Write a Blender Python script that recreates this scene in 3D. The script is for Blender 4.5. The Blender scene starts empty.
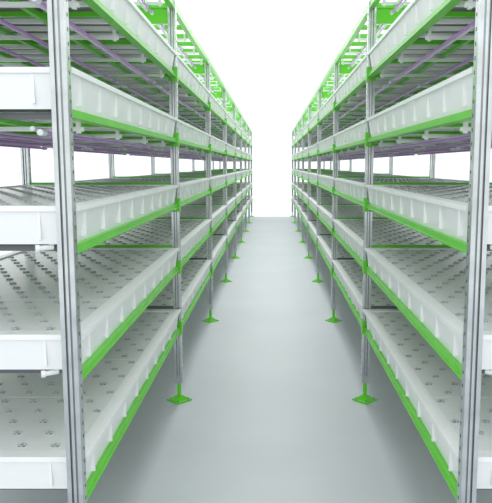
import bpy, math, random
from mathutils import Vector, Matrix
random.seed(3)
sc = bpy.context.scene
try:
    sc.view_settings.view_transform = 'Standard'
    sc.view_settings.look = 'None'
except Exception as e:
    print(e)

# ---------------- materials ----------------
def mat(name, col, rough=0.5, metal=0.0, emit=None, estr=0.0, noise=0.0, nscale=20, bump=0.0, coat=0.0):
    m = bpy.data.materials.new(name); m.use_nodes = True
    nt = m.node_tree; b = nt.nodes['Principled BSDF']
    b.inputs['Base Color'].default_value = (*col, 1)
    b.inputs['Roughness'].default_value = rough
    b.inputs['Metallic'].default_value = metal
    b.inputs['Coat Weight'].default_value = coat
    if emit:
        b.inputs['Emission Color'].default_value = (*emit, 1)
        b.inputs['Emission Strength'].default_value = estr
    if noise > 0:
        tc = nt.nodes.new('ShaderNodeTexCoord')
        n = nt.nodes.new('ShaderNodeTexNoise'); n.inputs['Scale'].default_value = nscale
        n.inputs['Detail'].default_value = 5
        r = nt.nodes.new('ShaderNodeValToRGB')
        r.color_ramp.elements[0].position = 0.3; r.color_ramp.elements[1].position = 0.7
        r.color_ramp.elements[0].color = (*[c*(1-noise) for c in col], 1)
        r.color_ramp.elements[1].color = (*[min(1, c*(1+noise)) for c in col], 1)
        nt.links.new(tc.outputs['Object'], n.inputs['Vector'])
        nt.links.new(n.outputs['Fac'], r.inputs['Fac'])
        nt.links.new(r.outputs['Color'], b.inputs['Base Color'])
        if bump > 0:
            bp = nt.nodes.new('ShaderNodeBump'); bp.inputs['Strength'].default_value = bump
            bp.inputs['Distance'].default_value = 0.002
            nt.links.new(n.outputs['Fac'], bp.inputs['Height'])
            nt.links.new(bp.outputs['Normal'], b.inputs['Normal'])
    return m

M_green = mat('green_powder_coat', (0.125, 0.60, 0.025), 0.3, noise=0.06, nscale=8)
M_steel = mat('galvanised_steel', (0.58, 0.61, 0.62), 0.22, 0.9, noise=0.12, nscale=14)
M_web = mat('post_web_steel', (0.30, 0.32, 0.32), 0.3, 0.7)
M_dark = mat('slot_dark', (0.10, 0.12, 0.11), 0.5, 0.3)
M_white = mat('tray_plastic', (0.88, 0.89, 0.90), 0.35, noise=0.03, nscale=6)
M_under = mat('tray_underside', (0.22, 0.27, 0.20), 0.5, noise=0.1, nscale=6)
M_panel = mat('raft_panel', (0.91, 0.925, 0.94), 0.25, noise=0.03, nscale=5)
M_clip = mat('plant_clip', (0.50, 0.52, 0.54), 0.3)
M_hole = mat('plant_hole', (0.16, 0.17, 0.18), 0.6)
M_slat = mat('light_batten', (0.88, 0.90, 0.89), 0.3)
M_led = mat('led_tube', (0.40, 0.19, 0.52), 0.3, emit=(0.45, 0.18, 0.65), estr=0.10)
M_ledw = mat('led_tube_white', (0.80, 0.78, 0.86), 0.3)
M_grey = mat('dark_grey_bar', (0.14, 0.15, 0.16), 0.45, 0.4)
M_floor = mat('floor_resin', (0.53, 0.56, 0.60), 0.46, noise=0.035, nscale=1.3, bump=0.05)

# ---------------- mesh helper ----------------
class MB:
    def __init__(s): s.v=[]; s.f=[]; s.m=[]; s.mats=[]
    def mi(s, m):
        if m not in s.mats: s.mats.append(m)
        return s.mats.index(m)
    def box(s, c, d, m, rot=0.0, taper=None):
        i=len(s.v); hx,hy,hz=d[0]/2,d[1]/2,d[2]/2
        cs,sn=math.cos(rot),math.sin(rot)
        for z in (-hz,hz):
            k = 1.0 if (taper is None or z<0) else taper
            for x,y in ((-hx,-hy),(hx,-hy),(hx,hy),(-hx,hy)):
                x*=k; y*=k
                s.v.append((c[0]+x*cs-y*sn, c[1]+x*sn+y*cs, c[2]+z))
        k=s.mi(m)
        for f in ((0,3,2,1),(4,5,6,7),(0,1,5,4),(1,2,6,5),(2,3,7,6),(3,0,4,7)):
            s.f.append(tuple(i+a for a in f)); s.m.append(k)
    def quad(s, pts, m):
        i=len(s.v); s.v+= [tuple(p) for p in pts]; s.f.append(tuple(range(i,i+len(pts)))); s.m.append(s.mi(m))
    def cyl(s, a, b, r, m, n=10, r2=None):
        a=Vector(a); b=Vector(b); ax=(b-a).normalized()
        up=Vector((0,0,1)) if abs(ax.z)<0.9 else Vector((1,0,0))
        u=ax.cross(up).normalized(); w=ax.cross(u)
        r2 = r if r2 is None else r2
        i=len(s.v)
        for p,rr in ((a,r),(b,r2)):
            for j in range(n):
                t=2*math.pi*j/n
                s.v.append(tuple(p+u*math.cos(t)*rr+w*math.sin(t)*rr))
        k=s.mi(m)
        for j in range(n):
            q=(j+1)%n
            s.f.append((i+j,i+n+j,i+n+q,i+q)); s.m.append(k)
        s.f.append(tuple(i+j for j in range(n))); s.m.append(k)
        s.f.append(tuple(i+n+j for j in reversed(range(n)))); s.m.append(k)
    def mesh(s, name):
        me=bpy.data.meshes.new(name); me.from_pydata(s.v,[],s.f)
        for m in s.mats: me.materials.append(m)
        me.polygons.foreach_set('material_index', s.m); me.update()
        return me
def obj(name, me, parent=None, loc=(0,0,0)):
    o=bpy.data.objects.new(name, me); sc.collection.objects.link(o); o.location=loc
    if parent: o.parent=parent
    return o

# ---------------- dimensions ----------------
XI, XO = 0.60, 1.52
XM = (XI+XO)/2
Y0, D, NB = 1.93, 2.2, 8
tops = [0.61, 1.00, 1.39, 1.79, 2.18]
TH = 0.117
BH = 0.026
ZTOP = 2.46
PW = 0.048

# ---------------- tray mesh (origin at rim-top centre) ----------------
def make_tray():
    b=MB(); L=D-0.06; W=(XO-XI)+0.05
    hx,hy=W/2,L/2
    rt,rw=0.016,0.05
    for sx in (-1,1): b.box((sx*(hx-rw/2),0,-rt/2),(rw,L,rt),M_white)
    for sy in (-1,1): b.box((0,sy*(hy-rw/2),-rt/2),(W-2*rw,rw,rt),M_white)
    t=0.010; bt=0.026
    T=[(-hx+t,-hy+t),(hx-t,-hy+t),(hx-t,hy-t),(-hx+t,hy-t)]
    B=[(-hx+bt,-hy+bt),(hx-bt,-hy+bt),(hx-bt,hy-bt),(-hx+bt,hy-bt)]
    for i in range(4):
        j=(i+1)%4
        b.quad([(*B[i],-TH),(*B[j],-TH),(*T[j],-rt),(*T[i],-rt)],M_white)
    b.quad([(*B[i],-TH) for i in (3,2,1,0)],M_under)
    n=9
    for i in range(n):
        y=-hy+0.12+(L-0.24)*i/(n-1)
        for sx in (-1,1):
            b.box((sx*(hx-0.0165),y,-TH*0.5),(0.014,0.009,TH*0.74),M_white)
    for i in range(5):
        x=-hx+0.12+(W-0.24)*i/4
        for sy in (-1,1): b.box((x,sy*(hy-0.0165),-TH*0.5),(0.009,0.014,TH*0.74),M_white)
    npan=4; pl=(L-2*rw)/npan; pw=W-2*rw
    for i in range(npan):
        yc=-hy+rw+pl*(i+.5)
        b.box((0,yc,-0.014),(pw-0.004,pl-0.004,0.012),M_panel)
        ny=5; nx=8
        for a in range(ny):
            for c in range(nx):
                off = 0.25 if (a+i*ny)%2 else -0.25
                x=-pw/2+pw*(c+.5+off)/nx; y=yc-pl/2+pl*(a+.5)/ny
                z=-0.0078
                b.box((x-0.006,y,z),(0.010,0.017,0.001),M_hole)
                b.box((x+0.009,y-0.001,z),(0.007,0.015,0.001),M_hole)
                b.box((x+0.001,y,z+0.003),(0.030,0.005,0.006),M_clip,rot=0.2)
                b.box((x+0.001,y,z+0.003),(0.005,0.024,0.006),M_clip,rot=0.2)
    return b.mesh('tray')
tray_me = make_tray()

# ---------------- rack ----------------
def make_rack(sgn, name):
    root=bpy.data.objects.new(name,None); sc.collection.objects.link(root)
    root.empty_display_size=0.3
    ys=[Y0+D*i for i in range(NB+1)]
    X=lambda x: sgn*x
    p=MB()
    zt=ZTOP+0.03; zb=0.13
    for yi,y in enumerate(ys):
        for x in (XI,XO):
            cx=X(x); h=zt-zb; zc=(zt+zb)/2
            p.box((cx,y-0.009,zc),(PW-0.004,0.004,h),M_web)
            p.box((cx,y-0.014,zc),(0.008,0.008,h),M_steel)
            for q in (-1,1):
                p.box((cx+q*(PW/2-0.002),y,zc),(0.004,0.036,h),M_steel)
                p.box((cx+q*(PW/2-0.007),y-0.018,zc),(0.013,0.004,h),M_steel)
                p.box((cx+q*(PW/2-0.007),y+0.018,zc),(0.013,0.004,h),M_steel)
            if yi<6:
                z=zb+0.04
                while z<zt-0.03:
                    for q in (-1,1):
                        p.box((cx+q*(PW/2+0.0002),y+0.006,z),(0.0010,0.006,0.010),M_dark)
                    z+=0.04
    obj('posts',p.mesh('posts'),root)
    f=MB()
    for y in ys:
        for x in (XI,XO):
            cx=X(x)
            f.box((cx,y,0.005),(0.115,0.115,0.010),M_green,rot=math.pi/4)
            f.box((cx,y,0.022),(0.08,0.08,0.024),M_green,rot=math.pi/4,taper=0.5)
            f.cyl((cx,y,0.03),(cx,y,0.14),0.013,M_green,12)
            f.box((cx,y,0.145),(0.046,0.032,0.05),M_steel)
            for a in range(4):
                t=a*math.pi/2
                f.cyl((cx+0.055*math.cos(t),y+0.055*math.sin(t),0.01),(cx+0.055*math.cos(t),y+0.055*math.sin(t),0.018),0.007,M_steel,6)
    obj('feet',f.mesh('feet'),root)
    g=MB()
    L=ys[-1]-ys[0]; yc=(ys[0]+ys[-1])/2
    for li,t in enumerate(tops):
        zb=t-TH-BH/2
        for x in (XI,XO):
            for i in range(NB):
                ym=(ys[i]+ys[i+1])/2
                g.box((X(x),ym,zb),(0.028,D-0.036,BH),M_green)
                o=1 if x==XI else -1
                g.box((X(x)-sgn*0.0165*o,ym,zb-BH/2+0.003),(0.010,D-0.05,0.005),M_green)
            for y in ys[1:]:
                g.box((X(x),y,zb+0.005),(0.056,0.044,0.085),M_green)
                g.box((X(x),y-0.023,zb+0.02),(0.012,0.006,0.012),M_steel)
                g.box((X(x),y-0.023,zb-0.02),(0.012,0.006,0.012),M_steel)
        for y in ys[1:]:
            g.box((X(XM),y,zb),(XO-XI-0.05,0.026,0.026),M_green)
            g.box((X(XM),y,t+0.004),(XO-XI-0.05,0.018,0.018),M_grey if li==0 else M_green)
        g.box((X(XM),ys[0]+0.11,zb-0.004),(XO-XI-0.03,0.02,0.018),M_grey)
    for x in (XI,XO):
        g.box((X(x),yc,ZTOP),(0.034,L+0.03,0.042),M_green)
    g.box((X(XI+0.28),yc,ZTOP),(0.022,L,0.024),M_green)
    g.box((X(XI+0.14),yc,ZTOP),(0.016,L,0.018),M_green)
    n=int(L/0.31)
    for i in range(n+1):
        y=ys[0]+L*i/n
        g.box((X(XM),y,ZTOP-0.005),(XO-XI,0.034,0.028),M_green)
    for y in ys:
        g.box((X(XI+0.115),y,ZTOP-0.06),(0.18,0.012,0.095),M_green)
        g.box((X(XO-0.115),y,ZTOP-0.06),(0.18,0.012,0.095),M_green)
    obj('beams',g.mesh('beams'),root)
    s=MB()
    for li,t in enumerate(tops):
        zb=t-TH-0.010
        pitch=0.13; m=int(D/pitch)
        for i in range(NB):
            for k in range(1,m):
                y=ys[i]+D*k/m
                gr = (k%4==0)
                s.box((X(XM),y,zb-(0.006 if gr else 0)),(XO-XI-0.03,0.022,0.016),M_green if (gr and li>=3) else M_slat)
            if li>=3:
                for x in (0.83,1.06,1.29):
                    s.box((X(x),(ys[i]+ys[i+1])/2,zb-0.018),(0.018,D-0.06,0.016),M_green)
    obj('tray_supports',s.mesh('tray_supports'),root)
    l=MB()
    for li,z in enumerate([t-TH-0.065 for t in tops[3:]]+[ZTOP-0.07]):
        for kx,x in enumerate((0.70,0.92,1.14,1.36)):
            for i in range(NB):
                ya,yb=ys[i]+0.12,ys[i+1]-0.12
                l.cyl((X(x),ya,z),(X(x),yb,z),0.006,M_led,8)
                l.cyl((X(x+0.03),ya,z+0.012),(X(x+0.03),yb,z+0.012),0.008,M_ledw,8)
                for yy in (ya,yb): l.cyl((X(x),yy-0.02,z),(X(x),yy+0.02,z),0.010,M_ledw,8)
        for i in range(NB):
            for fr in (0.12,0.37,0.63,0.88):
                y=ys[i]+D*fr
                l.box((X(XM),y,z+0.018),(XO-XI-0.03,0.018,0.014),M_slat)
                for x in (XI+0.03,XO-0.03):
                    l.box((X(x),y,z+0.030),(0.012,0.02,0.05),M_slat)
    obj('led_tubes',l.mesh('led_tubes'),root)
    for li,t in enumerate(tops):
        for i in range(NB):
            obj('tray_%d_%d'%(li+1,i+1),tray_me,root,(X(XM),(ys[i]+ys[i+1])/2,t))
    d=MB()
    for t in tops[1:3]:
        z=t-TH-0.012
        d.cyl((X(0.70),Y0+0.05,z),(X(0.665),Y0+0.07,z+0.002),0.008,M_white,16)
        d.cyl((X(0.71),Y0+0.045,z),(X(0.70),Y0+0.05,z),0.011,M_white,16)
        d.cyl((X(0.67),Y0+0.07,z),(X(0.67),Y0+0.07,z+0.014),0.008,M_white,12)
    obj('drain_pipes',d.mesh('drain_pipes'),root)
    return root
make_rack(-1,'hydroponic_grow_rack')
make_rack(1,'hydroponic_grow_rack')

# ---------------- floor ----------------
fl=MB()
fl.box((0,8.2,-0.05),(9,22.8,0.1),M_floor)
obj('floor',fl.mesh('floor'))

# ---------------- world & lights ----------------
w=bpy.data.worlds.new('World'); sc.world=w; w.use_nodes=True
bg=w.node_tree.nodes['Background']; bg.inputs[0].default_value=(0.955,0.995,1.0,1); bg.inputs[1].default_value=1.25
def area(name,loc,size,sy,e,rot=(0,0,0)):
    a=bpy.data.lights.new(name,'AREA'); a.shape='RECTANGLE'; a.size=size; a.size_y=sy; a.energy=e
    o=bpy.data.objects.new(name,a); sc.collection.objects.link(o); o.location=loc; o.rotation_euler=rot
area('ceiling_light',(0,12,4.6),1.0,13,260)
area('softbox_light',(0,-3.5,3.2),3.0,1.6,60,(math.radians(62),0,0))

# ---------------- camera ----------------
cam=bpy.data.cameras.new('camera'); co=bpy.data.objects.new('camera',cam); sc.collection.objects.link(co)
cam.sensor_fit='HORIZONTAL'; cam.sensor_width=36; cam.lens=663*36/492
cam.shift_x=-26/492
co.location=(0,0,1.51); co.rotation_euler=(math.radians(90-7.43),0,0)
cam.clip_start=0.05
sc.camera=co
